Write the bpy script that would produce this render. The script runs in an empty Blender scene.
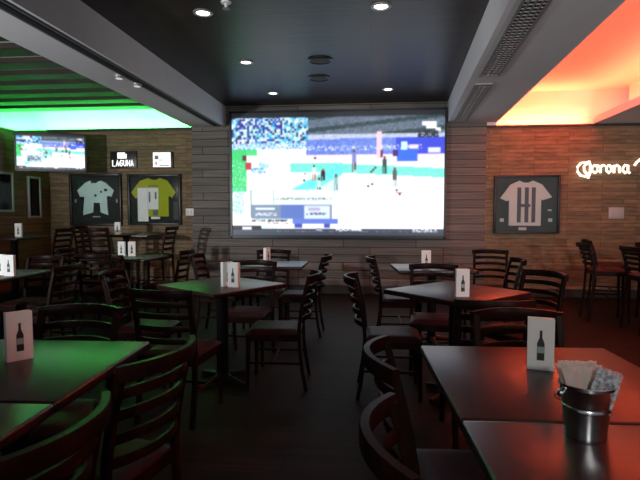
import bpy, bmesh, math, random
from mathutils import Vector, Matrix
R = math.radians
sc = bpy.context.scene
COL = sc.collection
rnd = random.Random(7)

# ------------------------------------------------------------------ camera
F = 500.0
YAW, PITCH = math.atan(50 / 500), math.atan(28 / 502.5)
CAM = Vector((0, 0, 1.31))
cd = bpy.data.cameras.new('camera')
cd.sensor_width = 36; cd.lens = 36 * F / 640; cd.clip_start = .02
co = bpy.data.objects.new('camera', cd); COL.objects.link(co)
co.location = CAM
co.rotation_euler = (math.pi / 2 - PITCH, 0, YAW)
sc.camera = co
CM = co.rotation_euler.to_matrix()

def ray(u, v):
    return CM @ Vector(((u - 320) / F, (240 - v) / F, -1))
def atz(u, v, z):
    d = ray(u, v); return CAM + d * ((z - CAM.z) / d.z)
def aty(u, v, y):
    d = ray(u, v); return CAM + d * (y / d.y)
def atx(u, v, x):
    d = ray(u, v); return CAM + d * (x / d.x)

# ------------------------------------------------------------------ materials
MATS = {}
def new_mat(name):
    m = bpy.data.materials.new(name); m.use_nodes = True
    nt = m.node_tree
    return m, nt, nt.nodes['Principled BSDF']
def plain(name, col, rough=.5, metal=0, noise=.12, scale=30, emit=None, estr=0, spec=.5):
    m, nt, b = new_mat(name)
    b.inputs['Roughness'].default_value = rough
    b.inputs['Metallic'].default_value = metal
    b.inputs['Specular IOR Level'].default_value = spec
    if noise:
        tc = nt.nodes.new('ShaderNodeTexCoord'); n = nt.nodes.new('ShaderNodeTexNoise')
        n.inputs['Scale'].default_value = scale; n.inputs['Detail'].default_value = 4
        nt.links.new(tc.outputs['Object'], n.inputs['Vector'])
        mx = nt.nodes.new('ShaderNodeMix'); mx.data_type = 'RGBA'
        a = [c * (1 - noise) for c in col]; c2 = [min(1, c * (1 + noise)) for c in col]
        mx.inputs[6].default_value = (*a, 1); mx.inputs[7].default_value = (*c2, 1)
        nt.links.new(n.outputs['Fac'], mx.inputs[0]); nt.links.new(mx.outputs[2], b.inputs['Base Color'])
    else:
        b.inputs['Base Color'].default_value = (*col, 1)
    if emit:
        b.inputs['Emission Color'].default_value = (*emit, 1); b.inputs['Emission Strength'].default_value = estr
    MATS[name] = m; return m

def woodgrain(name, c1, c2, rough=.35, stretch=(1.5, 30, 30), spec=.5):
    m, nt, b = new_mat(name); L = nt.links
    tc = nt.nodes.new('ShaderNodeTexCoord'); mp = nt.nodes.new('ShaderNodeMapping')
    mp.inputs['Scale'].default_value = stretch
    n = nt.nodes.new('ShaderNodeTexNoise'); n.inputs['Scale'].default_value = 1.5; n.inputs['Detail'].default_value = 6
    L.new(tc.outputs['Object'], mp.inputs[0]); L.new(mp.outputs[0], n.inputs['Vector'])
    cr = nt.nodes.new('ShaderNodeValToRGB')
    cr.color_ramp.elements[0].position = .3; cr.color_ramp.elements[0].color = (*c1, 1)
    cr.color_ramp.elements[1].position = .7; cr.color_ramp.elements[1].color = (*c2, 1)
    L.new(n.outputs['Fac'], cr.inputs[0]); L.new(cr.outputs[0], b.inputs['Base Color'])
    b.inputs['Roughness'].default_value = rough; b.inputs['Specular IOR Level'].default_value = spec
    MATS[name] = m; return m

def boards(name, axes, width, row, c1, c2, cm, mortar=.004, rough=.5, grain=(2, 40), gmix=.5, bump=.3, bias=0.0, spec=.5, offset=.37):
    """planks / bricks: brick texture in the plane of two object axes, with stretched grain"""
    m, nt, b = new_mat(name); L = nt.links; N = nt.nodes.new
    tc = N('ShaderNodeTexCoord'); sp = N('ShaderNodeSeparateXYZ'); cb = N('ShaderNodeCombineXYZ')
    L.new(tc.outputs['Object'], sp.inputs[0])
    L.new(sp.outputs[axes[0]], cb.inputs[0]); L.new(sp.outputs[axes[1]], cb.inputs[1])
    br = N('ShaderNodeTexBrick'); br.offset = offset; br.offset_frequency = 3
    br.inputs['Scale'].default_value = 1; br.inputs['Brick Width'].default_value = width
    br.inputs['Row Height'].default_value = row; br.inputs['Mortar Size'].default_value = mortar
    br.inputs['Mortar Smooth'].default_value = .3; br.inputs['Bias'].default_value = bias
    br.inputs['Color1'].default_value = (*c1, 1); br.inputs['Color2'].default_value = (*c2, 1); br.inputs['Mortar'].default_value = (*cm, 1)
    L.new(cb.outputs[0], br.inputs['Vector'])
    mp = N('ShaderNodeMapping'); mp.inputs['Scale'].default_value = (grain[0], grain[1], 1)
    L.new(cb.outputs[0], mp.inputs[0])
    n = N('ShaderNodeTexNoise'); n.inputs['Scale'].default_value = 1; n.inputs['Detail'].default_value = 5
    L.new(mp.outputs[0], n.inputs['Vector'])
    mr = N('ShaderNodeMapRange'); mr.inputs[1].default_value = .25; mr.inputs[2].default_value = .75
    mr.inputs[3].default_value = 1 - gmix; mr.inputs[4].default_value = 1 + gmix
    L.new(n.outputs['Fac'], mr.inputs[0])
    mx = N('ShaderNodeVectorMath'); mx.operation = 'SCALE'
    L.new(br.outputs['Color'], mx.inputs[0]); L.new(mr.outputs[0], mx.inputs['Scale'])
    L.new(mx.outputs[0], b.inputs['Base Color'])
    b.inputs['Roughness'].default_value = rough; b.inputs['Specular IOR Level'].default_value = spec
    if bump:
        bp = N('ShaderNodeBump'); bp.inputs['Strength'].default_value = bump; bp.inputs['Distance'].default_value = .01
        ad = N('ShaderNodeMath'); ad.operation = 'MULTIPLY_ADD'; ad.inputs[1].default_value = -1
        L.new(br.outputs['Fac'], ad.inputs[0]); L.new(n.outputs['Fac'], ad.inputs[2])
        L.new(ad.outputs[0], bp.inputs['Height']); L.new(bp.outputs[0], b.inputs['Normal'])
    MATS[name] = m; return m

boards('brick', 'XZ', .5, .06, (.24, .168, .092), (.15, .112, .064), (.10, .072, .042), .004, .8, (5, 30), .35, .5)
boards('center_planks', 'XZ', 1.15, .125, (.17, .150, .130), (.10, .090, .08), (.015, .013, .012), .006, .6, (1.2, 60), .5, .4)
boards('ceiling_planks', 'XY', 1.6, .15, (.030, .018, .016), (.017, .011, .010), (.005, .004, .004), .005, .36, (1.0, 45), .5, .15, spec=.22)
boards('floor_planks', 'XY', 1.2, .16, (.014, .009, .007), (.008, .0055, .0045), (.004, .003, .0027), .004, .6, (1.5, 30), .45, .15, spec=.12)
boards('left_wall_wood', 'YZ', 1.3, .14, (.22, .075, .030), (.12, .045, .02), (.01, .006, .005), .005, .5, (1.5, 40), .5, .2)
plain('soffit_paint', (.66, .64, .65), .7, noise=.05, scale=6)
plain('tray_paint', (.80, .78, .75), .7, noise=.03, scale=6)
plain('left_ceiling_paint', (.5, .52, .5), .75, noise=.06, scale=5)
woodgrain('slat_wood', (.010, .006, .003), (.022, .013, .007), .6, (2, 25, 25))
plain('trim_dark', (.02, .017, .016), .5)
plain('black_plastic', (.012, .012, .013), .35)
plain('black_metal', (.02, .02, .021), .4, .6)
plain('grille_metal', (.30, .29, .29), .45, .5)
plain('slot_black', (.008, .008, .009), .7)
plain('slot_grey', (.09, .095, .10), .6)
woodgrain('table_top', (.016, .004, .0032), (.026, .0065, .005), .34, (2, 22, 22), .5)
plain('table_edge', (.02, .013, .011), .3)
woodgrain('chair_wood', (.008, .003, .0024), (.015, .0055, .0042), .40, (20, 20, 3), .08)
plain('burgundy_vinyl', (.028, .003, .0045), .5, spec=.15, noise=.2, scale=12)
plain('card_white', (.78, .80, .77), .6, noise=.03)
plain('print_black', (.02, .025, .025), .5)
plain('print_grey', (.30, .36, .35), .5)
plain('print_red', (.10, .02, .03), .5)
plain('paper_cream', (.86, .79, .73), .85, noise=.1, scale=25)
plain('galvanized', (.62, .64, .66), .22, 1, noise=.18, scale=35)
plain('frame_black', (.014, .013, .012), .4)
plain('frame_silver', (.42, .44, .42), .4, .4)
plain('mat_dark', (.012, .020, .020), .85)
plain('mat_grey', (.075, .10, .10), .85)
plain('shirt_teal', (.62, .80, .76), .85, noise=.12, scale=14)
plain('shirt_yellow', (.42, .46, .012), .85, noise=.1, scale=14)
plain('shirt_and_glare_white', (.88, .86, .85), .85, noise=.04, scale=14)
plain('shirt_grey', (.16, .17, .20), .85, noise=.15, scale=14)
plain('picture_teal', (.16, .34, .30), .6, noise=.5, scale=7)
plain('plate_white', (.75, .75, .74), .4, noise=0)
plain('plate_grey', (.42, .41, .40), .4, noise=0)
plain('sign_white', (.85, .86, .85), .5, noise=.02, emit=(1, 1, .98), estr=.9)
plain('neon_white', (.9, .85, .75), .4, noise=0, emit=(1, .86, .66), estr=1.6)
plain('lamp_glow', (.9, .9, .9), .4, noise=0, emit=(1, .96, .9), estr=6)
plain('lamp_dim', (.6,.6,.6), .4, noise=0, emit=(1,.97,.92), estr=.45)
plain('lamp_trim', (.30, .29, .28), .4, .3, noise=0)
plain('clear_print', (.55, .60, .62), .18, 0, noise=.3, scale=60)

def glass_mat():
    m = bpy.data.materials.new('pane_glass'); m.use_nodes = True; nt = m.node_tree
    nt.nodes.clear(); N = nt.nodes.new
    o = N('ShaderNodeOutputMaterial'); t = N('ShaderNodeBsdfTransparent'); g = N('ShaderNodeBsdfGlossy')
    g.inputs['Roughness'].default_value = .06; t.inputs['Color'].default_value = (.96, .98, .97, 1)
    f = N('ShaderNodeFresnel'); f.inputs['IOR'].default_value = 1.5; mx = N('ShaderNodeMixShader')
    nt.links.new(f.outputs[0], mx.inputs[0]); nt.links.new(t.outputs[0], mx.inputs[1]); nt.links.new(g.outputs[0], mx.inputs[2])
    nt.links.new(mx.outputs[0], o.inputs[0]); MATS['pane_glass'] = m
glass_mat()

def film_mat():
    m = bpy.data.materials.new('clear_film'); m.use_nodes = True; nt = m.node_tree
    nt.nodes.clear(); N = nt.nodes.new
    o = N('ShaderNodeOutputMaterial'); t = N('ShaderNodeBsdfTransparent'); g = N('ShaderNodeBsdfPrincipled')
    g.inputs['Base Color'].default_value = (.5, .56, .6, 1); g.inputs['Roughness'].default_value = .2
    tc = N('ShaderNodeTexCoord'); n = N('ShaderNodeTexNoise'); n.inputs['Scale'].default_value = 90
    nt.links.new(tc.outputs['Object'], n.inputs['Vector'])
    r = N('ShaderNodeValToRGB'); r.color_ramp.elements[0].position = .42; r.color_ramp.elements[0].color = (.12, .12, .12, 1)
    r.color_ramp.elements[1].position = .6; r.color_ramp.elements[1].color = (.85, .85, .85, 1)
    nt.links.new(n.outputs['Fac'], r.inputs[0]); mx = N('ShaderNodeMixShader')
    nt.links.new(r.outputs[0], mx.inputs[0]); nt.links.new(t.outputs[0], mx.inputs[1]); nt.links.new(g.outputs[0], mx.inputs[2])
    nt.links.new(mx.outputs[0], o.inputs[0]); MATS['clear_film'] = m
film_mat()

def screen_mat(strength):
    m, nt, b = new_mat('screen_picture')
    a = nt.nodes.new('ShaderNodeVertexColor'); a.layer_name = 'picture'
    b.inputs['Base Color'].default_value = (.01, .01, .01, 1); b.inputs['Roughness'].default_value = .4
    nt.links.new(a.outputs['Color'], b.inputs['Emission Color']); b.inputs['Emission Strength'].default_value = strength
    return m

# ------------------------------------------------------------------ mesh builder
class MB:
    def __init__(s): s.bm = bmesh.new()
    def _xf(s, verts, loc, rot):
        M = Matrix.Translation(Vector(loc)) @ (rot.to_4x4() if rot else Matrix())
        bmesh.ops.transform(s.bm, matrix=M, verts=verts)
    def box(s, loc, size, rot=None, bev=0, seg=2):
        r = bmesh.ops.create_cube(s.bm, size=1); vs = r['verts']
        bmesh.ops.scale(s.bm, vec=Vector(size), verts=vs)
        if bev:
            es = list({e for v in vs for e in v.link_edges})
            rb = bmesh.ops.bevel(s.bm, geom=es, offset=bev, segments=seg, affect='EDGES', profile=.5)
            vs = list({v for f in rb['faces'] for v in f.verts} | {v for v in vs if v.is_valid})
        s._xf(vs, loc, rot); return s
    def hexa(s, p):   # 8 corners: bottom 4 ccw, top 4 ccw
        v = [s.bm.verts.new(q) for q in p]
        for f in ((3,2,1,0),(4,5,6,7),(0,1,5,4),(1,2,6,5),(2,3,7,6),(3,0,4,7)):
            s.bm.faces.new([v[i] for i in f])
        return s
    def tube(s, pts, rad, n=8, flat=None, up=(0,0,1), cap=True):
        """sweep a round (or rectangular when flat=(w,h)) section along pts; rad may be a list"""
        pts = [Vector(p) for p in pts]; rings = []
        for i, p in enumerate(pts):
            t = (pts[min(i+1, len(pts)-1)] - pts[max(i-1, 0)]).normalized()
            u = Vector(up)
            if abs(t.dot(u)) > .95: u = Vector((0,1,0)) if abs(t.y) < .9 else Vector((1,0,0))
            a = t.cross(u).normalized(); b = a.cross(t).normalized()
            if flat:
                w, h = flat; k = .8
                ring = [p + a*x*w/2 + b*y*h/2 for x, y in ((-1,-k),(-k,-1),(k,-1),(1,-k),(1,k),(k,1),(-k,1),(-1,k))]
            else:
                r = rad[i] if isinstance(rad, (list, tuple)) else rad
                ring = [p + a*r*math.cos(2*math.pi*j/n) + b*r*math.sin(2*math.pi*j/n) for j in range(n)]
            rings.append([s.bm.verts.new(q) for q in ring])
        m = len(rings[0])
        for i in range(len(rings)-1):
            for j in range(m):
                s.bm.faces.new((rings[i][j], rings[i][(j+1)%m], rings[i+1][(j+1)%m], rings[i+1][j]))
        if cap:
            s.bm.faces.new(rings[0][::-1]); s.bm.faces.new(rings[-1])
        return s
    def lathe(s, prof, loc=(0,0,0), n=24, rot=None):
        rings = []; new = []
        for r, z in prof:
            ring = [s.bm.verts.new((r*math.cos(2*math.pi*j/n), r*math.sin(2*math.pi*j/n), z)) for j in range(n)]
            rings.append(ring); new += ring
        for i in range(len(rings)-1):
            for j in range(n):
                s.bm.faces.new((rings[i][j], rings[i][(j+1)%n], rings[i+1][(j+1)%n], rings[i+1][j]))
        if prof[0][0] > 1e-5: s.bm.faces.new(rings[0][::-1])
        if prof[-1][0] > 1e-5: s.bm.faces.new(rings[-1])
        s._xf(new, loc, rot); return s
    def poly(s, pts, d, M=None):
        """extrude the outline pts (x,z) by depth d towards -y"""
        a = [s.bm.verts.new((x, 0, z)) for x, z in pts]; b = [s.bm.verts.new((x, -d, z)) for x, z in pts]
        n = len(pts)
        s.bm.faces.new(a); s.bm.faces.new(b[::-1])
        for i in range(n): s.bm.faces.new((a[i], b[i], b[(i+1)%n], a[(i+1)%n]))
        if M: bmesh.ops.transform(s.bm, matrix=M, verts=a+b)
        return s
    def build(s, name, mat, parent=None, smooth=True, loc=(0,0,0)):
        bmesh.ops.recalc_face_normals(s.bm, faces=s.bm.faces)
        me = bpy.data.meshes.new(name); s.bm.to_mesh(me); s.bm.free()
        me.materials.append(MATS[mat] if isinstance(mat, str) else mat)
        if smooth:
            me.polygons.foreach_set('use_smooth', [True]*len(me.polygons)); me.set_sharp_from_angle(angle=R(38))
        o = bpy.data.objects.new(name, me); COL.objects.link(o); o.location = loc
        if parent: o.parent = parent
        return o

def thing(name, label, cat, loc=(0,0,0), rz=0, group=None):
    o = bpy.data.objects.new(name, None); COL.objects.link(o); o.empty_display_size = .1
    o.location = loc; o.rotation_euler = (0,0,rz); o['label'] = label; o['category'] = cat
    if group: o['group'] = group
    return o
def tag(o, label, cat, group=None):
    o['label'] = label; o['category'] = cat
    if group: o['group'] = group
    return o
def struct(o):
    o['kind'] = 'structure'; return o
def dup(root, loc, rz, label, group=None, scale=None):
    r = root.copy(); COL.objects.link(r); r.location = loc; r.rotation_euler = (0,0,rz); r['label'] = label
    if group: r['group'] = group
    if scale: r.scale = scale
    for ch in root.children:
        c = ch.copy(); COL.objects.link(c); c.parent = r
        for g in ch.children:
            d = g.copy(); COL.objects.link(d); d.parent = c
    return r

# ------------------------------------------------------------------ room shell
WY = 8.0; XL = -5.40; XF = -7.2; ZW = 2.56; XR = 7.0; YB = -3.0
ZS = 2.69          # soffit underside
ZSR = 2.64         # ledge of the right brick wall and the bar soffit
ZC = 3.02          # middle ceiling
# middle ceiling
ZL, ZR = 3.04, 3.20
BL = (-2.90, -2.34)
def br_l(y): return 1.19 - .064*(WY-y)
def br_r(y): return 1.918 - .062*(WY-y)
def sr_l(y): return 3.339 - .025*(WY-y)

struct(MB().box(((XL+XR)/2, (YB+WY+.3)/2, -.05), (XR-XL+.4, WY+.3-YB, .1)).build('floor', 'floor_planks', smooth=False))
XC0, XC1 = aty(192.5, 200, WY).x, aty(485.5, 200, WY).x
struct(MB().box(((XC0+XC1)/2, WY+.19, ZR/2+.03), (XC1-XC0, .38, ZR+.06)).build('wall_far_center', 'center_planks', smooth=False))
struct(MB().box(((XF+XC0)/2, WY+.15, ZS/2), (XC0-XF, .30, ZS)).build('wall_far_left', 'brick', smooth=False))
struct(MB().box(((XR+XC1)/2+.1, WY+.15, ZSR/2), (XR-XC1+.2, .30, ZSR)).build('wall_far_right', 'brick', smooth=False))
struct(MB().box(((XF+XC0)/2, WY+.28, (ZS+3.3)/2), (XC0-XF, .08, 3.3-ZS)).build('wall_far_upper_left', 'tray_paint', smooth=False))
struct(MB().box(((XR+XC1)/2+.1, WY+.28, (ZSR+3.3)/2), (XR-XC1+.2, .08, 3.3-ZSR)).build('wall_far_upper_right', 'tray_paint', smooth=False))
struct(MB().box(((XL+XC0)/2, WY-.005, ZS-.02), (XC0-XL, .03, .04)).build('trim_1', 'trim_dark', smooth=False))
struct(MB().box(((XR+XC1)/2, WY-.005, ZSR-.02), (XR-XC1, .03, .04)).build('trim_2', 'trim_dark', smooth=False))
struct(MB().box((XL-.06, (YB+WY)/2, ZW/2), (.12, WY-YB, ZW)).build('wall_left', 'left_wall_wood', smooth=False))
struct(MB().box(((XL+XF)/2-.05, (YB+WY)/2, ZW-.02), (XL-XF-.1, WY-YB, .04)).build('trim_9', 'trim_dark', smooth=False))
struct(MB().box((XF-.05, (YB+WY)/2, (ZW+3.3)/2), (.1, WY-YB, 3.3-ZW)).build('wall_left_upper', 'left_ceiling_paint', smooth=False))
struct(MB().box((XR+.06, (YB+WY)/2, 1.65), (.12, WY-YB, 3.3)).build('wall_right', 'brick', smooth=False))
struct(MB().box(((XC1+1.925)/2, WY+.15, (ZSR+ZS+.1)/2), (1.925-XC1, .32, ZS+.1-ZSR)).build('trim_11', 'soffit_paint', smooth=False))
# middle ceiling
def slab(xa, xb, z0, z1, y0=YB, y1=WY):
    m = MB()
    m.hexa([(xa(y0),y0,z0),(xb(y0),y0,z0),(xb(y1),y1,z0),(xa(y1),y1,z0),(xa(y0),y0,z1),(xb(y0),y0,z1),(xb(y1),y1,z1),(xa(y1),y1,z1)])
    return m
k = lambda x: (lambda y: x)
struct(slab(k(BL[1]-.02), lambda y: br_l(y)+.02, ZC, ZC+.1).build('ceiling_center', 'ceiling_planks', smooth=False))
struct(slab(k(XF-.05), k(BL[0]+.02), ZL, ZL+.1, y1=WY+.25).build('ceiling_left', 'left_ceiling_paint', smooth=False))
struct(slab(lambda y: br_r(y)-.02, lambda y: sr_l(y)+.6, ZR, ZR+.1, y1=WY+.25).build('ceiling_right', 'tray_paint', smooth=False))
struct(slab(k(BL[0]), k(BL[1]), ZS, 3.2).build('trim_3', 'soffit_paint', smooth=False))
struct(slab(br_l, br_r, ZS, 3.3).build('trim_4', 'soffit_paint', smooth=False))
struct(slab(br_r, lambda y: br_r(y)+.014, ZS, ZS+.05).build('trim_10', 'tray_paint', smooth=False))
struct(slab(sr_l, k(XR), ZSR, ZSR+.06).build('trim_5', 'soffit_paint', smooth=False))
struct(slab(sr_l, lambda y: sr_l(y)+.03, ZSR+.06, ZSR+.10).build('trim_6', 'soffit_paint', smooth=False))
struct(slab(lambda y: sr_l(y)+.5, lambda y: sr_l(y)+.58, ZSR+.06, 3.3).build('trim_7', 'tray_paint', smooth=False))
# ceiling slats on the left: boards across, fixed under the painted ceiling
y = 7.9; i = 0
sl = MB()
while y > 0:
    sl.box(((XF+BL[0])/2, y-.14, ZL-.03), (BL[0]-XF, .26, .06), bev=.006, seg=1); y -= .46
struct(sl.build('trim_8', 'slat_wood', smooth=False))
struct(MB().box((XL+.012, (YB+WY)/2, .06), (.024, WY-YB, .12)).build('baseboard_left', 'trim_dark', smooth=False))
struct(MB().box(((XL+XR)/2, WY-.012, .06), (XR-XL, .024, .12)).build('baseboard_far', 'trim_dark', smooth=False))

# ------------------------------------------------------------------ linear diffusers in the beams
t = thing('linear_diffuser', 'long dark linear air slot along the edge of the left grey beam', 'air vent', (BL[1]-.10, 4.9, ZS))
MB().box((0,0,-.004), (.12, 6.0, .008)).build('frame', 'slot_grey', t, False)
MB().box((0,0,-.010), (.055, 5.9, .006)).build('slot', 'slot_black', t, False)
def lamp_pt(u, v, lab):
    p = atz(u, v, ZS)
    t = thing('track_light', lab, 'light', (p.x, p.y, ZS), 0, 'small spotlights in the left beam')
    MB().lathe([(.05,0),(.05,-.02),(.04,-.035)], n=16).build('lamp_trim', 'lamp_trim', t)
    MB().lathe([(.034,-.036),(.034,-.040),(.001,-.042)], n=16).build('bulb', 'lamp_dim', t)
lamp_pt(119, 75, 'small spotlight in left grey beam, nearer of the two')
lamp_pt(137, 83, 'small spotlight in left grey beam, nearer to the big screen')
def grille(y0, y1, lab):
    x0, x1 = br_l(y0)+.17, br_l(y1)+.17
    ln = math.hypot(y1-y0, x1-x0); t = thing('air_grille', lab, 'air vent', ((x0+x1)/2, (y0+y1)/2, ZS), math.atan2(-(x1-x0), y1-y0), 'perforated grilles in the right beam')
    MB().box((0,0,-.003), (.17, ln, .006)).build('backing', 'slot_black', t, False)
    f = MB()
    for s in (-.085, .085): f.box((s,0,-.008), (.02, ln, .016))
    for s in (-ln/2, ln/2): f.box((0,s,-.008), (.17, .02, .016))
    f.build('frame', 'grille_metal', t, False)
    g = MB(); n = int(ln/.06)
    for j in range(n): g.box((0, -ln/2+(j+.5)*ln/n, -.009), (.17, .014, .008))
    for s in (-.045, 0, .045): g.box((s, 0, -.010), (.012, ln, .008))
    g.build('bars', 'grille_metal', t, False)
grille(2.2, 5.25, 'longer perforated air grille in right grey beam, near the camera')
grille(5.6, 7.75, 'shorter perforated air grille in right grey beam, near the big screen')

# ------------------------------------------------------------------ downlights, speakers, sprinkler in the dark ceiling
dl = thing('downlight', '', 'light', (0,0,0), 0, 'recessed downlights in the dark ceiling')
MB().lathe([(.085,0),(.085,-.008),(.065,-.012),(.055,.0)], n=24).build('trim_ring', 'lamp_trim', dl)
MB().lathe([(.056,-.004),(.04,-.008),(.001,-.009)], n=24).build('bulb', 'lamp_glow', dl)
spots = [(203,12.5,'lit downlight in dark ceiling nearest the left beam'),(381,6,'lit downlight in dark ceiling nearest the camera on the right side'),
         (246,62,'lit downlight in dark ceiling left of the round black speakers'),(273,93,'lit downlight in dark ceiling above left half of big screen'),
         (388,89,'lit downlight in dark ceiling above right half of big screen')]
SPOTS = []
for i, (u, v, lab) in enumerate(spots):
    p = atz(u, v, ZC); SPOTS.append(p)
    if i == 0: dl.location = p; dl['label'] = lab
    else: dup(dl, p, 0, lab)
for i, (u, v, lab) in enumerate([(320,59.5,'round black ceiling speaker, the one further from the big screen'),(319,77.5,'round black ceiling speaker, the one nearer the big screen')]):
    p = atz(u, v, ZC)
    t = thing('ceiling_speaker', lab, 'speaker', p, 0, 'round black speakers in the dark ceiling')
    MB().lathe([(.14,0),(.14,-.012),(.125,-.02),(.12,-.012)], n=32).build('rim', 'black_plastic', t)
    MB().lathe([(.12,-.011),(.06,-.018),(.001,-.02)], n=32).build('grille', 'slot_black', t)
p = atz(226, 2, ZC)
t = thing('sprinkler_head', 'small pale sprinkler head on dark ceiling beside a downlight', 'sprinkler', p)
MB().lathe([(.045,.004),(.04,-.01),(.012,-.014),(.012,-.05),(.001,-.052)], n=16).build('body', 'plate_white', t)
MB().lathe([(.03,-.052),(.03,-.056),(.001,-.057)], n=12).build('deflector', 'grille_metal', t)

# ------------------------------------------------------------------ screens
def lin(c): 
    c = c/255; return c/12.92 if c <= .04045 else ((c+.055)/1.055)**2.4
def game(nu, nv, seed, full=True):
    r = random.Random(seed); W = 212; H = 123
    img = [[(255,255,255)]*nu for _ in range(nv)]
    def pick(i, j, cols):      # small clumps of spectators
        q = random.Random((i//2)*7919 + (j//2)*104729 + seed); c = q.choice(cols); k2 = r.uniform(.85, 1.1)
        return tuple(min(255, v*k2) for v in c)
    def cell(x, y): return int(x/W*nu), int(y/H*nv)
    def mix(a, b, t): return tuple(a[i]*(1-t)+b[i]*t for i in range(3))
    for j in range(nv):
        y = (j+.5)/nv*H
        for i in range(nu):
            x = (i+.5)/nu*W
            c = (255,254,253)
            if y < 5: c = (26,30,36)
            elif y < 30:      # the stands
                if x < 52: c = pick(i, j, [(60,60,170),(225,235,245),(150,225,235),(40,50,110),(240,245,250),(60,170,220)])
                elif x < 78: c = pick(i, j, [(190,235,245),(60,190,240),(235,250,255),(40,60,110),(150,200,230)])
                else: c = mix((70,84,100), (120,135,155), r.random()) if int(y/4+x/40) % 3 else mix((35,42,55),(60,90,90), r.random())
                if x > 78 and y > 22: c = mix((215,220,235),(150,165,205), r.random()*.8)
            if 30 <= y < 36 and x < 110: c = r.choice([(200,235,245),(120,210,230),(250,250,252),(90,120,200)])
            if 26 < y - (0 if x > 110 else 1) < 42 and x > 76:
                c = mix((82,104,205),(130,160,235), r.random())
                if x > 165: c = (52,72,215)
                if 33 < y < 38 and r.random() < .3 and x < 190: c = (235,240,255)
            if 42 <= y < 50 and x > 60: c = mix((255,222,240),(250,238,250), r.random())
            if y >= 40 and x <= 60 and y < 52: c = mix((255,244,235),(225,250,235), r.random())
            # green end padding
            if x < 15 and 36 < y < 78: c = mix((40,200,95),(60,215,130), r.random())
            if 15 <= x < 26 and 36 < y < 42: c = (70,215,130)
            # teal boundary strip of the court
            if x > 60:
                yb = 50 + max(0, x-100)*.055
                if yb < y < yb+9: c = mix((95,225,205),(140,240,225), r.random())
            d = y - (49 + (112-x)*.52)      # diagonal turquoise wedge
            if 25 < x < 112 and 0 < d < 13 and y > 49: c = mix((60,235,215),(160,250,240), r.random()*.8 + .2*abs(d-6)/6)
            if 30 < x < 110 and 13 <= d < 30: c = mix((190,252,248),(255,255,255), r.random())
            if x < 12 and y > 74 and y < 100 and r.random() < .35: c = (90,215,185)
            if 5 < y-40 and x < 60 and d < -2 and r.random() < .12: c = (200,245,235)
            img[j][i] = c
    def rect(x0, y0, x1, y1, col, prob=1.0):
        a, b = cell(x0, y0); c2, d2 = cell(x1, y1)
        for j in range(max(0,b), min(nv, max(d2, b+1))):
            for i in range(max(0,a), min(nu, max(c2, a+1))):
                if prob >= 1 or r.random() < prob: img[j][i] = col(i, j) if callable(col) else col
    # reds, pink post, blue bench, logo
    rect(11,42,15,47,(90,10,30)); rect(14,49,20,56,(190,40,60)); rect(20,54,36,60,(90,170,205),.55); rect(28,49,38,54,(120,190,215),.5)
    rect(146,20,151,46,(250,205,220)); rect(150,38,152,45,(70,10,50)); rect(166,37,186,49,(45,105,235)); rect(162,38,167,44,(60,20,110))
    rect(170,31,176,38,(205,245,250)); rect(178,33,186,37,(250,220,250)); rect(196,36,208,41,(225,235,255))
    rect(190,11,204,15,(245,247,250)); rect(194,15,204,18,(245,247,250)); rect(203,17,208,21,(245,247,250)); rect(186,20,206,26,(28,38,52),.7)
    def player(x, y, h, body, legs):
        rect(x, y, x+2.2, y+h*.18, (90,55,45)); rect(x-.8, y+h*.18, x+3, y+h*.6, body); rect(x-.5, y+h*.6, x+.8, y+h, legs); rect(x+1.8, y+h*.6, x+3, y+h*.95, legs)
    player(123,37,22,(120,130,200),(120,60,80)); player(153,44,18,(20,70,60),(20,50,50)); player(163,55,20,(80,80,90),(170,190,195))
    player(83,52,16,(215,240,240),(210,120,110)); player(88,64,18,(190,235,235),(90,60,50)); player(105,62,16,(150,185,190),(120,150,160)); player(92,56,12,(60,20,40),(40,30,40))
    for (x,y) in ((74,60),(73,66),(84,44),(140,58),(142,56),(144,54),(137,72),(141,70),(165,76),(168,80)): rect(x,y,x+2.2,y+2,(60,40,55))
    rect(165,79,172,80.5,(190,110,120))
    # caption panel
    if full:
        rect(19,76,102,104,lambda i,j:(228,244,244)); rect(19,76,20.2,104,(95,120,130)); rect(20,78,42,90,(245,255,252)); rect(42,77,43.2,90,(150,180,180))
        rect(43,79,102,83,(250,252,235)); rect(44,84,102,86,(120,140,140),.55); rect(72,86,90,89,(225,225,250))
        rect(20,91,102,105,lambda i,j:(120,138,165)); rect(50,91,74,105,(92,118,192)); rect(24,94,44,96.5,(235,245,250)); rect(24,99,46,102,(235,240,250),.5)
        rect(74,92,100,105,(215,228,248)); rect(76,99,96,101.5,(60,80,110),.6); rect(78,94,90,97,(185,170,210))
        rect(20,106,62,111,(255,250,250)); rect(20,106.5,60,108,(50,45,60),.6); rect(36,109,60,110.5,(120,120,130),.55); rect(62,105,108,110,(100,125,215)); rect(64,110,72,114,(70,80,180)); rect(94,110,100,114,(70,80,180))
    else:
        rect(30,70,80,100,(200,225,235)); rect(34,76,76,96,(70,90,120),.5)
    rect(0,115,212,123,lambda i,j:(52,60,76) if (j%3) else (74,84,100)); rect(0,112.5,30,116,(26,24,36)); rect(10,113.5,20,116,(235,235,245)); rect(86,114,92,117,(150,160,185))
    rect(106,115.5,132,117.5,(235,240,248),.7); rect(182,115.5,206,118,(235,240,248),.6); rect(30,117,180,118.5,(140,150,165),.3); rect(0,121,212,123,(22,26,36))
    out = []
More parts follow.
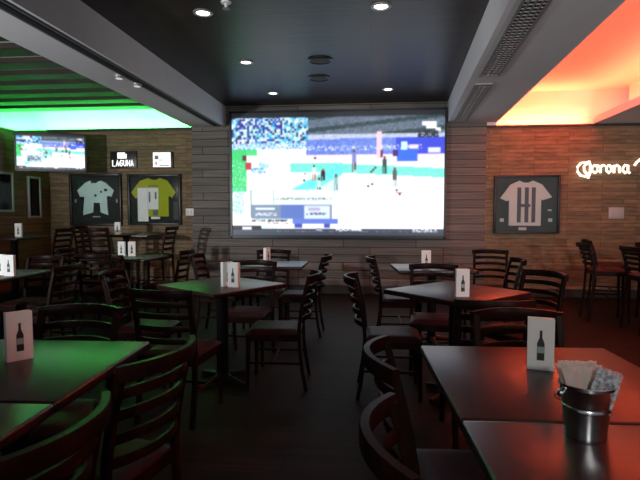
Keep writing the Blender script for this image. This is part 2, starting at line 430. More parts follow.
    for j in range(nv):
        row = []
        for i in range(nu):
            acc = [0,0,0]; tw = 0
            for dj in (-1,0,1):
                for di in (-1,0,1):
                    jj, ii = min(max(j+dj,0),nv-1), min(max(i+di,0),nu-1); wt = 4 if not (di or dj) else (1 if di*dj == 0 else .5)
                    tw += wt
                    for q in range(3): acc[q] += img[jj][ii][q]*wt
            row.append(tuple(a/tw for a in acc))
        out.append(row)
    return out
def screen(name, w, h, nu, nv, seed, parent, mat, full=True):
    img = game(nu, nv, seed, full)
    vs = [(-w/2+w*i/nu, 0, h/2-h*j/nv) for j in range(nv+1) for i in range(nu+1)]
    fs = [(j*(nu+1)+i, (j+1)*(nu+1)+i, (j+1)*(nu+1)+i+1, j*(nu+1)+i+1) for j in range(nv) for i in range(nu)]
    me = bpy.data.meshes.new(name); me.from_pydata(vs, [], fs)
    at = me.color_attributes.new('picture', 'FLOAT_COLOR', 'CORNER')
    buf = []
    for j in range(nv):
        for i in range(nu):
            c = img[j][i]; buf += [lin(c[0]), lin(c[1]), lin(c[2]), 1]*4
    at.data.foreach_set('color', buf)
    me.materials.append(mat); o = bpy.data.objects.new(name, me); COL.objects.link(o); o.parent = parent
    return o
TVM = screen_mat(1.25)
a, b2 = aty(231.5, 113.5, WY-.09), aty(443.5, 237.5, WY-.09)
cw, chh = b2.x-a.x, a.z-b2.z
tv = thing('video_wall', 'giant video screen on the plank wall showing an indoor ball game', 'screen', ((a.x+b2.x)/2, WY-.09, (a.z+b2.z)/2))
fr = MB()
MB().box((0,.047,0), (cw+.03, .08, chh+.03), bev=.005).build('housing', 'black_plastic', tv)
for s in (-1,1):
    fr.box((s*(cw/2+.012),-.006,0), (.03,.024,chh+.05)); fr.box((0,-.006,s*(chh/2+.012)), (cw+.05,.024,.03))
fr.build('bezel', 'black_plastic', tv)
screen('screen_picture', cw, chh, 212, 123, 3, tv, TVM)

pl, pr = aty(16, 151, 7.05), aty(85, 154, 7.42)
w = (pr-pl).length; hh = .535
t = thing('corner_television', 'smaller television mounted high in the left corner under green light', 'television', (pl+pr)/2, math.atan2(pr.y-pl.y, pr.x-pl.x))
MB().box((0,.035,0), (w+.04,.06,hh+.04), bev=.008).build('housing', 'black_plastic', t)
fr = MB()
for s in (-1,1):
    fr.box((s*(w/2+.008),-.003,0), (.024,.02,hh+.04)); fr.box((0,-.003,s*(hh/2+.008)), (w+.04,.02,.024))
fr.build('bezel', 'black_plastic', t)
screen('screen_picture', w, hh, 69, 38, 11, t, TVM, False)
MB().tube([(0,.06,0),(-.05,.3,0),(-.14,.36,0)], .025).box((0,.07,0),(.3,.02,.25)).build('wall_bracket', 'black_metal', t)

# ------------------------------------------------------------------ framed shirts and signs on the far wall
def rect_px(x0, y0, x1, y1, Y):
    a, b = aty(x0, y0, Y), aty(x1, y1, Y); return (a.x+b.x)/2, (a.z+b.z)/2, b.x-a.x, a.z-b.z
def frame_parts(t, w, h, fw, fmat, backmat, depth=.06):
    f = MB()
    for s in (-1,1):
        f.box((s*(w/2-fw/2),-depth/2,0), (fw,depth,h), bev=.004); f.box((0,-depth/2,s*(h/2-fw/2)), (w-2*fw,depth,fw), bev=.004)
    f.build('frame', fmat, t); MB().box((0,-.006,0), (w-2*fw,.012,h-2*fw)).build('backing', backmat, t, False)
def pane(t, w, h, fw, depth=.06):
    MB().box((0,-depth+.012,0), (w-2*fw,.004,h-2*fw)).build('glass_pane', 'pane_glass', t, False)
SHIRT = [(-.10,.5),(-.05,.465),(.05,.465),(.10,.5),(.24,.45),(.46,.18),(.34,.06),(.24,.16),(.24,-.5),(-.24,-.5),(-.24,.16),(-.34,.06),(-.46,.18),(-.24,.45)]
def shirt(t, mat, cx, cz, w, h, d=.02, pts=SHIRT, name='shirt'):
    m = MB(); m.poly([(cx+x*w, cz+z*h) for x, z in pts], d, Matrix.Translation((0,-.013,0)))
    return m.build(name, mat, t, False)
FY = WY-.002
# teal shirt
x, z, w, h = rect_px(70.5,174,123,225.5,FY)
t = thing('framed_jersey', 'black shadow box frame holding a pale teal sports shirt', 'framed shirt', (x,FY,z), 0, 'framed sports shirts on the far wall')
frame_parts(t, w, h, .035, 'frame_black', 'mat_dark')
pts = [(-.16,.48),(-.05,.44),(.05,.44),(.16,.48),(.30,.42),(.54,.20),(.46,.02),(.36,.05),(.33,.02),(.34,-.30),(.36,-.5),(.14,-.42),(.12,-.15),(-.06,-.15),(-.08,-.42),(-.38,-.5),(-.36,-.25),(-.33,.02),(-.46,.02),(-.54,.20),(-.30,.42)]
s = shirt(t, 'shirt_teal', .0, .04*h, w*.66, h*.68, pts=pts)
MB().box((-.02,-.036,.30),(.10,.006,.05)).box((0,-.036,.07),(.035,.006,.035)).box((.18,-.036,.16),(.05,.006,.04)).box((.10,-.036,.13),(.03,.006,.03)).build('shirt_emblem', 'mat_dark', s, False)
MB().box((0,-.016,-.33*h),(.13,.006,.02)).box((-.40*w,-.016,-.02),(.025,.006,.06)).box((.40*w,-.016,-.02),(.025,.006,.06)).build('name_plates', 'plate_grey', t, False)
pane(t, w, h, .035)
# yellow shirt
x, z, w, h = rect_px(128.5,174.5,182,225,FY)
t = thing('framed_jersey', 'black shadow box frame holding a yellow sports shirt', 'framed shirt', (x,FY,z), 0, 'framed sports shirts on the far wall')
frame_parts(t, w, h, .035, 'frame_black', 'mat_dark')
pts = [(-.13,.46),(-.05,.42),(.05,.42),(.13,.46),(.30,.40),(.48,.14),(.40,.02),(.32,.06),(.32,-.40),(-.36,-.40),(-.36,.04),(-.42,.0),(-.52,.14),(-.32,.40)]
s = shirt(t, 'shirt_yellow', .0, .02*h, w*.84, h*.88, pts=pts)
wp = MB().box((-.215*w,-.036,-.10*h),(.20*w,.006,.66*h)).box((-.02*w,-.036,.02*h),(.20*w,.006,.42*h)).box((.02*w,-.036,-.36*h),(.17*w,.006,.045*h)).build('reflection_panel', 'shirt_and_glare_white', s, False)  # bright reflection in the glass, built as white boxes on the shirt
wp['label'] = 'glass reflection built as a white panel'
n = MB().box((-.085*w,-.041,.05*h),(.025*w,.005,.20*h)).box((.03*w,-.041,.08*h),(.03*w,.005,.14*h)).box((.02*w,-.041,-.26*h),(.09*w,.005,.11*h)).box((-.02*w,-.041,.27*h),(.18*w,.005,.022*h)).build('shirt_number', 'shirt_grey', s, False)
MB().box((.40*w,-.016,-.22*h),(.10*w,.006,.35*h)).build('blue_card', 'mat_grey', t, False)
pane(t, w, h, .035)
# striped shirt, right
x, z, w, h = rect_px(494,175.5,558,233.5,FY)
t = thing('framed_jersey', 'black shadow box frame holding a white shirt with dark vertical stripes', 'framed shirt', (x,FY,z), 0, 'framed sports shirts on the far wall')
frame_parts(t, w, h, .03, 'frame_black', 'mat_grey')
pts = [(-.12,.46),(-.04,.42),(.04,.42),(.12,.46),(.28,.38),(.46,.12),(.30,.06),(.27,.08),(.27,-.46),(-.30,-.46),(-.30,.06),(-.34,.04),(-.46,.10),(-.28,.38)]
s = shirt(t, 'shirt_and_glare_white', -.01*w, .02*h, w*.86, h*.84, pts=pts)
st = MB()
for q in (-.115,.0,.105): st.box((q*w,-.036,-.01*h),(.058*w,.006,.60*h))
st.box((-.03*w,-.038,-.02*h),(.17*w,.006,.05*h))
st.build('shirt_stripes', 'shirt_grey', s, False)
MB().box((-.05*w,-.016,-.42*h),(.12*w,.006,.05*h)).box((-.37*w,-.016,-.27*h),(.06*w,.006,.06*h)).box((.37*w,-.016,-.27*h),(.06*w,.006,.06*h)).box((.36*w,-.016,-.10*h),(.06*w,.006,.03*h)).build('name_plates', 'plate_white', t, False)
pane(t, w, h, .03)

def strokes(m, segs, sx, sz, ox, oz, r, y=-.03):
    for seg in segs: m.tube([(ox+px*sx, y, oz+pz*sz) for px, pz in seg], r, 6)
# black sign with white emblem
x, z, w, h = rect_px(111,151.5,137.5,168.5,FY)
t = thing('wall_sign', 'small black sign with white lettering and emblem above teal shirt', 'sign', (x,FY,z))
MB().box((0,-.015,0),(w,.03,h),bev=.004).build('board', 'frame_black', t)
m = MB(); m.poly([(-.10,.0),(-.10,.10),(.03,.10),(.03,.075),(.06,.075),(.06,.0)], .006, Matrix.Translation((0,-.03,.02))); m.build('emblem', 'sign_white', t, False)
G = {'L':[[(0,1),(0,0),(.8,0)]],'A':[[(0,0),(.4,1),(.8,0)],[(.15,.35),(.65,.35)]],'G':[[(.8,.85),(.4,1),(0,.6),(0,.3),(.4,0),(.8,.2),(.8,.5),(.45,.5)]],
     'U':[[(0,1),(0,.25),(.4,0),(.8,.25),(.8,1)]],'N':[[(0,0),(0,1),(.8,0),(.8,1)]]}
m = MB()
for i, ch in enumerate('LAGUNA'): strokes(m, G[ch], .055, .10, -.185+i*.063, -.105, .011, -.033)
m.build('lettering', 'sign_white', t, False)
x, z, w, h = rect_px(154,152,173,168,FY)
t = thing('wall_sign', 'small white sign with a dark square above yellow shirt', 'sign', (x,FY,z))
MB().box((0.012,-.02,-.005),(w,.04,h),bev=.004).build('board', 'frame_black', t)
MB().box((-.01,-.043,.0),(w*.93,.008,h*.9)).build('face', 'sign_white', t, False)
MB().box((-.3*w,-.05,.14*h),(.2*w,.006,.24*h)).box((-.33*w,-.05,-.22*h),(.07*w,.006,.2*h)).box((-.08*w,-.05,-.02*h),(.22*w,.006,.05*h)).box((.1*w,-.05,-.36*h),(.5*w,.006,.05*h)).build('printing', 'print_grey', t, False)
# neon sign
p0, p1 = aty(576, 160, WY-.05), aty(640, 182, WY-.05)
t = thing('neon_sign', 'glowing warm white script neon sign on the right brick wall', 'neon sign', ((p0.x+p1.x)/2, WY-.05, (p0.z+p1.z)/2))
sx = p1.x-p0.x
def N(px, py): q = aty(px, py, WY-.05); return (q.x-t.location.x, 0, q.z-t.location.z)
m = MB()
for line in [[(587,165),(584.5,162.5),(581,163),(577.5,167),(577.5,171.5),(580.5,175.5),(585.5,176.5),(588.5,173)],[(589,161.5),(586,163),(584,167),(584.5,171),(587,174)],[(589,161),(590.5,166),(590,173),(588,178.5)],
             [(595,165),(592.5,167),(592.5,171),(595,173),(597.5,171),(597.5,167),(595,165),(598,165.5)],[(600.5,165),(600.5,173)],[(600.5,167.5),(603,165),(605,166)],
             [(609,165),(606.8,167),(606.8,171),(609,173),(611.2,171),(611.2,167),(609,165)],[(614,165),(614,173)],[(614,167.5),(617,165),(619.5,167),(619.5,173)],
             [(628,166),(625,165),(623,168),(623,171),(625,173),(628,171)],[(628,165),(628,172),(630,173)],[(634.5,165.5),(636.5,162.5),(640,159.5),(645,157)]]:
    m.tube([N(*q) for q in line], .019, 6)
m.build('neon_tubing', 'neon_white', t)
b3 = MB()
for q in ((580,168),(595,169),(610,169),(627,169)):
    n_ = N(*q); b3.tube([(n_[0],0,n_[2]),(n_[0],.048,n_[2])], .008, 6)
b3.build('standoffs', 'black_metal', t)
# switch plates
def plate(px, py, w, h, mat, lab):
    q = aty(px, py, WY)
    t = thing('wall_plate', lab, 'wall plate', (q.x, WY, q.z))
    MB().box((0,-.008,0),(w,.016,h),bev=.003).build('plate', mat, t)
    MB().box((-w*.2,-.018,0),(w*.12,.008,h*.4)).box((w*.2,-.018,0),(w*.12,.008,h*.4)).build('switch', 'plate_grey', t, False)
plate(190, 212, .14, .12, 'plate_white', 'white switch plate on brick right of yellow shirt')
plate(616, 213, .22, .17, 'plate_grey', 'grey outlet plate on brick below the neon sign')
# pictures on the left wall
def left_pic(y0, y1, z0, z1, lab):
    t = thing('framed_picture', lab, 'picture', (XL, (y0+y1)/2, (z0+z1)/2), math.pi/2)
    w, h = y1-y0, z1-z0
    frame_parts(t, w, h, .035, 'frame_silver', 'picture_teal', .04)
    m = MB(); m.poly([(-.18*w,-.36*h),(.22*w,-.36*h),(.16*w,.05*h),(.24*w,.2*h),(.05*w,.3*h),(-.1*w,.22*h),(-.22*w,.0)], .004, Matrix.Translation((0,-.013,0)))
    m.build('print', 'shirt_teal', t, False); pane(t, w, h, .035, .04)
pa, pb = atx(26, 174, XL), atx(40, 218, XL)
left_pic(pa.y, pb.y, 1.31+(212-218)*pb.y/500, 1.31+(212-175)*pb.y/500, 'grey framed picture on left wall below the corner television')
pb = atx(12.5, 212, XL)
left_pic(pb.y-.75, pb.y, 1.31, 1.31+(212-170)*pb.y/500, 'grey framed picture at far left edge, cut off by the photo')

# ------------------------------------------------------------------ tables
TH = .76
def make_table(w, d, h, lab, loc, rz, group=None, base=.5, name='dining_table'):
    t = thing(name, lab, 'table', (loc[0], loc[1], 0), rz, group)
    m = MB().box((0,0,h-.0175), (w,d,.035), bev=.009, seg=3); m.build('tabletop', 'table_top', t)
    MB().lathe([(.035,.03),(.045,.06),(.045,h-.06),(.06,h-.04),(.16,h-.036)], n=20).build('column', 'black_metal', t)
    b = MB()
    for a in range(4):
        ca, sa = math.cos(a*math.pi/2), math.sin(a*math.pi/2)
        b.tube([(ca*.03,sa*.03,.045),(ca*base*.5,sa*base*.5,.022)], [.03,.02], 8)
    b.lathe([(.06,.02),(.06,.05),(.04,.07)], n=16)
    b.build('base', 'black_metal', t)
    return t
RT = R(2.6)
ex = Vector((math.cos(RT), math.sin(RT), 0)); ey = Vector((-math.sin(RT), math.cos(RT), 0))
# right pair
cR = atz(420, 345, TH); cS = atz(460, 420, TH)
wR = .74; dR = (cS-cR).length - .006
cR1 = cR + ex*wR/2 - ey*dR/2
cR2 = cR1 - ey*(dR+.008)
make_table(wR, dR, TH, 'dark red lit table holding the tin bucket and a bottle card, at right', cR1, RT)
make_table(wR, dR, TH, 'dark table nearest the camera in the bottom right corner', cR2, RT)
cL = atz(150, 341, TH); cS = atz(62.5, 403, TH)
dL = (cL-cS).length - .006; wL = .74
cL1 = cL - ex*wL/2 - ey*dL/2; cL2 = cL1 - ey*(dL+.008)
make_table(wL, dL, TH, 'green lit table with a bottle card, at left edge', cL1, RT)
make_table(wL, dL, TH, 'green lit table nearest the camera in the bottom left corner', cL2, RT)
pML = (-1.0, 3.93); pMR = (.66, 3.52)
pML = atz(222, 284, TH); pMR = atz(456, 290.5, TH)
make_table(.70, .70, TH, 'square table standing diagonally left of the aisle with a bottle card', pML, R(10+45))
make_table(.72, .72, TH, 'square table standing diagonally right of the aisle, shining at its left corner', pMR, R(43))
pTV = atz(270, 263.5, TH); pFR = atz(432, 267, TH)
make_table(.75, .62, TH, 'far table left of the aisle below the big screen', pTV, 0)
make_table(.75, .65, TH, 'far table right of the aisle below the big screen', pFR, R(5))
pLL = atz(-14, 274, TH)
make_table(.75, .75, TH, 'shadowed table at left edge with two cards, behind the green table', pLL, R(3))
pWL = atz(126, 256.5, TH)
make_table(.80, .70, TH, 'low far table with two cards below the teal shirt', pWL, 0)
HT = .98
pH1 = atz(128, 236, HT); pH1 = Vector((aty(126, 236, 7.2).x, 7.2, 0))
make_table(.95, .60, HT, 'tall table against far wall between teal and yellow shirts', pH1, 0, base=.55, name='high_table')
pH2 = aty(14, 238, 6.3)
make_table(.60, .70, HT, 'tall table beside left wall below the framed pictures', (pH2.x, 6.3), 0, base=.5, name='high_table')
pH3 = (3.55, 5.75)
make_table(.9, .7, .90, 'reddish counter height table among chairs at right edge', pH3, 0, base=.55, name='high_table')

# ------------------------------------------------------------------ chairs
def make_chair(label, seat_h=.45, back_h=.845, name='dining_chair', cat='chair'):
    t = thing(name, label, cat)
    w, d = .40, .40; s0 = seat_h-.05
    m = MB(); r = bmesh.ops.create_grid(m.bm, x_segments=10, y_segments=10, size=.5)
    for v in m.bm.verts:
        x, y_ = v.co.x*2, v.co.y*2
        k_ = 1-.06*(1-y_)/2
        rr = max(abs(x), abs(y_))
        edge = 1-max(0, rr-.75)/.25
        v.co = Vector((x*w/2*k_*.99, y_*d/2*.98, s0+.022+.026*math.sqrt(max(0, edge))))
    r = bmesh.ops.extrude_face_region(m.bm, geom=list(m.bm.faces))
    for v in [g for g in r['geom'] if isinstance(g, bmesh.types.BMVert)]: v.co.z = s0+.014
    m.build('seat', 'burgundy_vinyl', t)
    f = MB()
    f.box((0, d/2-.012, s0-.01), (w-.02,.024,.05)); f.box((0,-d/2+.02, s0-.01), (w-.05,.024,.05))
    for s in (-1,1): f.box((s*(w/2-.02),0,s0-.01), (.024,d-.03,.05))
    f.build('seat_frame', 'chair_wood', t)
    for s in (-1,1):
        MB().tube([(s*(w/2-.02), d/2-.02, s0+.012),(s*(w/2-.015), d/2-.012, 0)], [.019,.014], 8).build('leg', 'chair_wood', t)
    def post(s, z):       # curve of the back posts
        if z < seat_h: y_ = -d/2+.0-.05*((seat_h-z)/seat_h)**2
        else: y_ = -d/2-.075*((z-seat_h)/(back_h-seat_h))**1.5
        return Vector((s*(w/2-.015), y_+.005, z))
    for s in (-1,1):
        MB().tube([post(s, z) for z in [0,.15*seat_h/.46,.3*seat_h/.46,seat_h]+[seat_h+(back_h-seat_h)*q for q in (.25,.5,.75,.97)]], None, flat=(.030,.026), up=(0,1,0)).build('leg', 'chair_wood', t)
    def rail(z, hgt, bow, name, thick=.018, over=0):
        pts = []
        for i in range(11):
            q = -1+.2*i; p = post(1, z); x = q*(w/2-.015+over)
            pts.append((x, p.y-bow*(1-q*q), z+.006*(1-q*q)))
        m = MB().tube(pts, None, flat=(thick, hgt)); return m.build(name, 'chair_wood', t)
    rail(back_h-.02, .05, .08, 'top_rail', .024, .02)
    for q in (.22,.42,.62,.80): rail(seat_h+(back_h-seat_h)*q-.01, .034, .066, 'slat', .014)
    hs = seat_h*.45
    for s in (-1,1): MB().tube([(s*(w/2-.017), d/2-.016, hs), tuple(post(s, hs))], .010, 6).build('stretcher', 'chair_wood', t)
    MB().tube([(-w/2+.017, 0, hs),(w/2-.017, 0, hs)], .010, 6).build('stretcher', 'chair_wood', t)
    if seat_h > .6: MB().tube([(-w/2+.017, d/2-.014, hs*.8),(w/2-.017, d/2-.014, hs*.8)], .012, 8).build('foot_rail', 'chair_wood', t)
    return t
CH = make_chair('x'); first = [True]
def place(x, y, face, label, group='wooden ladder back dining chairs', off=.0):
    """x,y = middle of the back; face = compass of the seat direction, degrees from +X"""
    f = Vector((math.cos(R(face)), math.sin(R(face)), 0))
    loc = Vector((x, y, 0)) + f*.25; rz = R(face-90)
    if first[0]:
        CH.location = loc; CH.rotation_euler = (0,0,rz); CH['label'] = label; CH['group'] = group; first[0] = False
    else: dup(CH, loc, rz, label, group)
def place_px(u, v, face, label, z=.86): p = atz(u, v, z); place(p.x, p.y, face, label)
# near pairs
place(.085, 1.06, 3, 'chair with curved top rail nearest the camera, left side of bottom right table')
place(.085, 1.66, 2, 'chair at left side of the red lit bucket table, behind the nearest one')
q = cR1 + ey*(dR/2+.25) + ex*.11
place(q.x, q.y, -88, 'chair facing the camera behind the red lit bucket table')
place(-.72, 1.60, 168, 'chair at right side of the green table, ladder back turned to the aisle')
place(-.71, 1.0, 174, 'chair at bottom left corner, curved top rail below green table')
q = cL1 + ey*(dL/2+.24) - ex*.08
place(q.x, q.y, -88, 'chair facing the camera behind the green table with bottle card')
# middle right
c = pMR
place(c.x-.69, c.y+.06, 0, 'chair left of the diagonal table right of the aisle')
place(c.x+.72, c.y+.42, 212, 'chair right of the diagonal table right of the aisle')
place(c.x+.05, c.y-.86, 92, 'chair in front of the diagonal table right of aisle, back to camera')
place(c.x-.05, c.y+.86, -95, 'chair behind the diagonal table right of the aisle')
# middle left
c = pML
place(c.x-.84, c.y-.02, 3, 'chair left of the diagonal table left of the aisle')
place(c.x+.66, c.y+.05, 183, 'chair right of the diagonal table left of the aisle, legs against floor')
place(c.x-.12, c.y-.84, 84, 'chair in front of the diagonal table left of aisle, back to camera')
place(c.x+.05, c.y+.86, -92, 'chair behind the diagonal table left of the aisle')
# below the screen
c = pTV
place(c.x-.78, c.y+.0, 0, 'chair left of the far table under left half of screen')
place(c.x+.56, c.y+.06, 180, 'chair right of the far table under left half of screen')
place(c.x-.1, c.y+.70, -90, 'chair behind the far table under left half of screen')
c = pFR
place(c.x-.56, c.y+.05, 0, 'chair left of the far table under right edge of screen')
place(c.x+.80, c.y+.0, 180, 'chair right of the far table under right edge of screen')
place(1.45, 6.2, -100, 'lone chair near the brick wall below the striped shirt')
# left
c = pLL
place(c.x+.74, c.y+.02, 182, 'chair right of the shadowed table at left edge')
place(c.x+.05, c.y-.74, 85, 'chair in front of the shadowed table at left edge, back to camera')
place(c.x+.05, c.y+.74, -88, 'chair behind the shadowed table at left edge')
c = pWL
place(c.x-.76, c.y, 0, 'chair left of the low far table below teal shirt')
place(c.x+.76, c.y, 180, 'chair right of the low far table below teal shirt')
place(c.x+.0, c.y-.72, 92, 'chair before the low far table below teal shirt, back to camera')
place(-2.55, 4.95, 25, 'chair standing alone left of the aisle tables near the brick wall corner')
# counter stools
ST = make_chair('x', .70, 1.09, 'counter_stool', 'stool')
stools = [(pH1.x-.72, 7.2, 0, 'tall ladder back stool left of the tall table under teal shirt'),(pH1.x+.72, 7.15, 180, 'tall ladder back stool right of the tall table under yellow shirt'),
          (pH1.x-.05, 6.42, 90, 'tall ladder back stool before the tall table under teal shirt, back to camera'),
          (pH2.x+.72, 6.3, 180, 'tall ladder back stool right of the tall table by left wall')]
for i, (x, y, f, lab) in enumerate(stools):
    fv = Vector((math.cos(R(f)), math.sin(R(f)), 0)); loc = Vector((x,y,0))+fv*.25
    if i == 0: ST.location = loc; ST.rotation_euler = (0,0,R(f-90)); ST['label'] = lab; ST['group'] = 'tall ladder back stools at the left'
    else: dup(ST, loc, R(f-90), lab, 'tall ladder back stools at the left')
BS = make_chair('x', .64, .93, 'counter_stool', 'stool')
for i, (x, y, f, lab) in enumerate([(2.62, 6.38, -8, 'slim counter stool under the neon sign, leftmost of the row at right'),(2.95, 7.05, -15, 'slim counter stool under neon sign, standing closest to the brick wall'),(2.85, 5.75, 4, 'slim counter stool at right edge, nearest in the row by tall red table'),
                                 (3.5, 6.55, -90, 'slim counter stool behind the reddish table at right edge')]):
    fv = Vector((math.cos(R(f)), math.sin(R(f)), 0)); loc = Vector((x,y,0))+fv*.25
    if i == 0: BS.location = loc; BS.rotation_euler = (0,0,R(f-90)); BS['label'] = lab; BS['group'] = 'counter stools at the right'
    else: dup(BS, loc, R(f-90), lab, 'counter stools at the right')

# ------------------------------------------------------------------ table cards
def make_card(label, w=.085, h=.18, d=.032, printmat='print_black'):
    t = thing('table_card', label, 'table card', group='white bottle cards on the tables')
    m = MB(); th = .0015
    m.box((0,-d/2,h/2), (w,th,h)); m.box((0,d/2,h/2), (w,th,h)); m.box((-w/2,0,h/2), (th,d,h)); m.box((w/2,0,h/2), (th,d,h)); m.box((0,0,h-.004), (w,d,th))
    m.build('card', 'card_white', t, False)
    for s in (-1, 1):
        M = Matrix.Translation((0,-d/2-.001,0)) if s < 0 else Matrix.Rotation(math.pi, 4, 'Z') @ Matrix.Translation((0,-d/2-.001,0))
        b = MB(); b.poly([(-.004,.14*h/.18),(.004,.14*h/.18),(.0045,.115*h/.18),(.012,.095*h/.18),(.012,.035*h/.18),(-.012,.035*h/.18),(-.012,.095*h/.18),(-.0045,.115*h/.18)], .0008, M)
        bo = b.build('bottle_print', printmat, t, False)
        b = MB(); b.box((0,-.0014,.072*h/.18), (.022,.001,.022))
        bmesh.ops.transform(b.bm, matrix=M, verts=b.bm.verts); b.build('bottle_label', 'print_grey', bo, False)
    return t
cards = [((540,369), TH, -16, 'white bottle card on the red lit table left of the tin bucket'),
         ((19.5,359.5), TH, 50, 'white bottle card on the green lit table at left'),
         ((462,296.5), TH, 6, 'white bottle card on the diagonal table right of the aisle'),
         ((234,287), TH, -14, 'white bottle card on the diagonal table left of the aisle'),
         ((227,286), TH, 50, 'narrow white card beside the bottle card on diagonal left table'),
         ((426,269), TH, 5, 'white bottle card on the far table right of the aisle'),
         ((267,265), TH, 70, 'thin white card on the far table below the big screen'),
         ((10,276), TH, 5, 'white bottle card on the shadowed table at left edge'),
         ((1,275), TH, 0, 'leftmost white card on the shadowed table, cut by photo edge'),
         ((122,256), TH, 0, 'left of two white cards on low table below teal shirt'),
         ((132,256), TH, 20, 'right of two white cards on low table below teal shirt'),
         ((118,236), HT, 0, 'white card on the tall table between the framed shirts'),
         ((19,238), HT, 8, 'white card on the tall table below left wall pictures')]
C0 = None
tall = {'tall': None}
for i, (px, z, rz, lab) in enumerate(cards):
    p = atz(*px, z)
    if z == HT: p = Vector((aty(px[0], px[1], 7.15 if i == 11 else 6.25).x, 7.15 if i == 11 else 6.25, z))
    p.z = z + .0005
    if C0 is None: C0 = make_card(lab); C0.location = p; C0.rotation_euler = (0,0,R(rz))
    else: dup(C0, p, R(rz), lab, 'white bottle cards on the tables')

# ------------------------------------------------------------------ bucket and what is in it
pB = atz(585, 436, TH)
BZ = TH+.0008
t = bucket = thing('tin_bucket', 'small galvanized tin bucket with ribbed bands on the right table', 'bucket', (pB.x, pB.y, BZ))
BH = .135
o_ = [(.0,.004),(.046,.004),(.048,0),(.052,.002),(.053,.012)]
prof = [(.001,.004),(.046,.004),(.047,0),(.0515,.0),(.0525,.010),(.0515,.014),(.0575,.070),(.0605,.073),(.0605,.079),(.0582,.082),(.0645,BH-.012),(.0685,BH-.008),(.0685,BH-.001),(.066,BH),(.064,BH-.003),(.051,.016),(.001,.012)]
MB().lathe(prof, n=40).build('body', 'galvanized', t)
for s in (-1,1): MB().lathe([(.010,-.004),(.010,.004),(.004,.008)], (s*.066,0,BH-.03), 12, Matrix.Rotation(s*math.pi/2, 3, 'Y')).build('handle_ear', 'galvanized', t)
pts = [(.074*math.cos(a), -.02-.055*math.sin(a), BH-.03-.035*math.sin(a)) for a in [math.pi*i/14 for i in range(15)]]
MB().tube([(.076*math.cos(a), .070*math.sin(a), BH-.03-.045*math.sin(a)) for a in [math.pi*i/16 for i in range(17)]], .002, 6).build('handle', 'galvanized', t)
bucket.scale = (.93, .93, 1)
# folded napkins: a fan of paper sheets standing in the bucket
def napkin(lx, ly, rz, tilt, w, h, lab, mat='paper_cream'):
    m = MB(); nx, nz = 8, 6
    for lay in range(3):
        g = [[m.bm.verts.new(((i/nx-.5)*(w*(.5+.5*(j/nz)**2)), lay*.0035+.004*math.sin(i*1.9+lay)*j/nz, h*j/nz+.003*math.sin(i*2.3+lay*2)*(j==nz))) for i in range(nx+1)] for j in range(nz+1)]
        for j in range(nz):
            for i in range(nx): m.bm.faces.new((g[j][i], g[j][i+1], g[j+1][i+1], g[j+1][i]))
    r = bmesh.ops.solidify(m.bm, geom=list(m.bm.faces), thickness=.0012)
    o = m.build('folded_napkin', mat)
    o.location = (pB.x+lx, pB.y+ly, BZ+.022); o.rotation_euler = (R(tilt[0]), R(tilt[1]), R(rz))
    return tag(o, lab, 'napkin', 'cream napkins standing in the tin bucket')
napkin(-.006, .002, 6, (2,-3), .100, .150, 'cream folded napkin standing in tin bucket, frontmost')
napkin(-.008, .016, 2, (0,-4), .098, .154, 'cream folded napkin standing in tin bucket, middle of three')
napkin(-.004, .030, -6, (-2,-2), .090, .152, 'cream folded napkin standing in tin bucket, rearmost')
# clear wrapped cutlery packet
def packet(lx, ly, rz, tilt, lab):
    t = thing('wrapped_cutlery', lab, 'cutlery packet', (pB.x+lx, pB.y+ly, BZ+.022), R(rz), 'clear cutlery packets in the tin bucket')
    t.rotation_euler = (R(tilt[0]), R(tilt[1]), R(rz))
    m = MB(); nx, nz = 6, 10; w, h = .058, .155
    for s in (-1,1):
        g = [[m.bm.verts.new(((i/nx-.5)*w, s*.006*math.sin(math.pi*i/nx)*(.6+.4*math.sin(j*2.1+i)), h*j/nz)) for i in range(nx+1)] for j in range(nz+1)]
        for j in range(nz):
            for i in range(nx): m.bm.faces.new((g[j][i], g[j][i+1], g[j+1][i+1], g[j+1][i]))
    m.build('film_wrapper', 'clear_film', t)
    f = MB(); f.tube([(0,0,.004),(0,0,.10),(0,0,.145)], None, flat=(.009,.002)); 
    f.build('fork', 'galvanized', t); f = MB(); f.tube([(.012,0,.004),(.012,0,.142)], None, flat=(.011,.002)); f.build('knife', 'galvanized', t)
packet(-.002, -.030, -8, (1,15), 'clear wrapped cutlery leaning right in tin bucket, front one')
packet(.002, -.016, 4, (0,18), 'clear wrapped cutlery leaning right in tin bucket, rear one')

# ------------------------------------------------------------------ light
def area(name, loc, rot, sx, sy, power, col):
    l = bpy.data.lights.new(name, 'AREA'); l.shape = 'RECTANGLE'; l.size = sx; l.size_y = sy; l.energy = power; l.color = col
    o = bpy.data.objects.new(name, l); COL.objects.link(o); o.location = loc; o.rotation_euler = rot; return o
GREEN = (.06, 1, .14); ORANGE = (1, .088, .03)
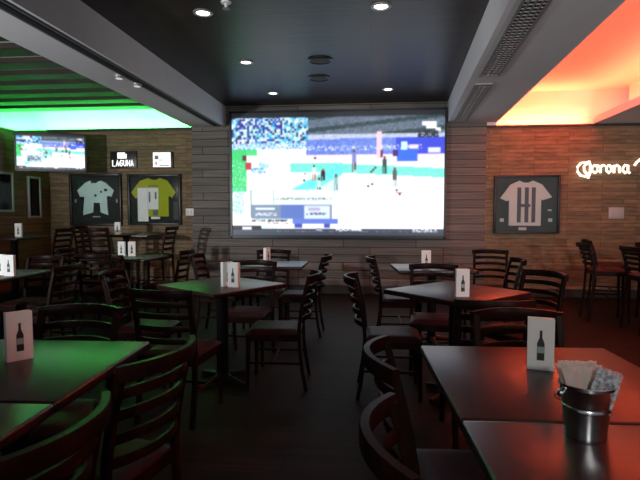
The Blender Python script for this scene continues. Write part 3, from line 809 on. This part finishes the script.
# cove strips lying on the ledges, facing up
area('cove_strip_left', ((XF+BL[0])/2, WY+.09, ZS+.015), (R(180-12),0,0), BL[0]-XF-.1, .04, 85, GREEN)
area('cove_strip_left_wall', (XL-.25, 4, ZW+.02), (R(180),0,0), .05, 7.8, 18, GREEN)
area('cove_strip_right', ((1.92+3.34)/2, WY+.09, ZSR+.015), (R(180-12),0,0), 1.36, .04, 52, ORANGE)
y0, y1 = 0.0, 7.9
area('cove_strip_soffit', (sr_l(4)+.16, 4, ZSR+.075), (R(180),R(-8),-math.atan(.025)), .04, 7.8, 140, ORANGE)
area('cove_strip_beam', (br_r(4)+.03, 4, ZS+.10), (0,R(-125),-math.atan(.062)), .03, 7.6, 60, ORANGE)
for i, p in enumerate(SPOTS):
    l = bpy.data.lights.new('downlight_lamp', 'SPOT'); l.energy = 8; l.spot_size = R(130); l.spot_blend = .6; l.shadow_soft_size = .05; l.color = (1,.93,.84)
    o = bpy.data.objects.new('downlight_lamp', l); COL.objects.link(o); o.location = (p.x, p.y, p.z-.03)
def fill_lamp(loc, to, power, cone, col, rad=.08, blend=.5):
    l = bpy.data.lights.new('fill_spot', 'SPOT'); l.energy = power; l.color = col; l.shadow_soft_size = rad
    l.spot_size = R(cone); l.spot_blend = blend
    o = bpy.data.objects.new('fill_spot', l); COL.objects.link(o); o.location = loc
    o.rotation_euler = (Vector(to)-Vector(loc)).to_track_quat('-Z', 'Y').to_euler()
# added spots without fixtures, behind and beside the camera, brightening the far wall
fill_lamp((-5.1, 2.4, 1.9), (-3.6, 8, 2.1), 78, 58, (1,.93,.85))
fill_lamp((5.6, 2.0, 1.9), (3.2, 8, 2.1), 105, 58, (1,.88,.80))
fill_lamp((.2, -1.6, 1.95), (.1, 8, 2.0), 105, 62, (1,.96,.92), blend=.25)
# added unseen spots aimed upward to brighten the beams
fill_lamp((-4.6, .6, 1.5), (-2.6, 4.6, 2.8), 600, 80, (.95,.97,1))
fill_lamp((2.9, -.6, 1.5), (1.5, 4.4, 2.8), 260, 70, (1,.92,.90))
fill_lamp((-.3, -1.0, 1.9), (1.0, 4.2, 2.9), 300, 40, (.95,.97,1))
w = bpy.data.worlds.new('world'); sc.world = w; w.use_nodes = True
w.node_tree.nodes['Background'].inputs[0].default_value = (.80, .88, 1, 1); w.node_tree.nodes['Background'].inputs[1].default_value = .2

vs = sc.view_settings
vs.view_transform = 'Standard'; vs.look = 'None'; vs.gamma = 1; vs.use_curve_mapping = False; vs.exposure = 0
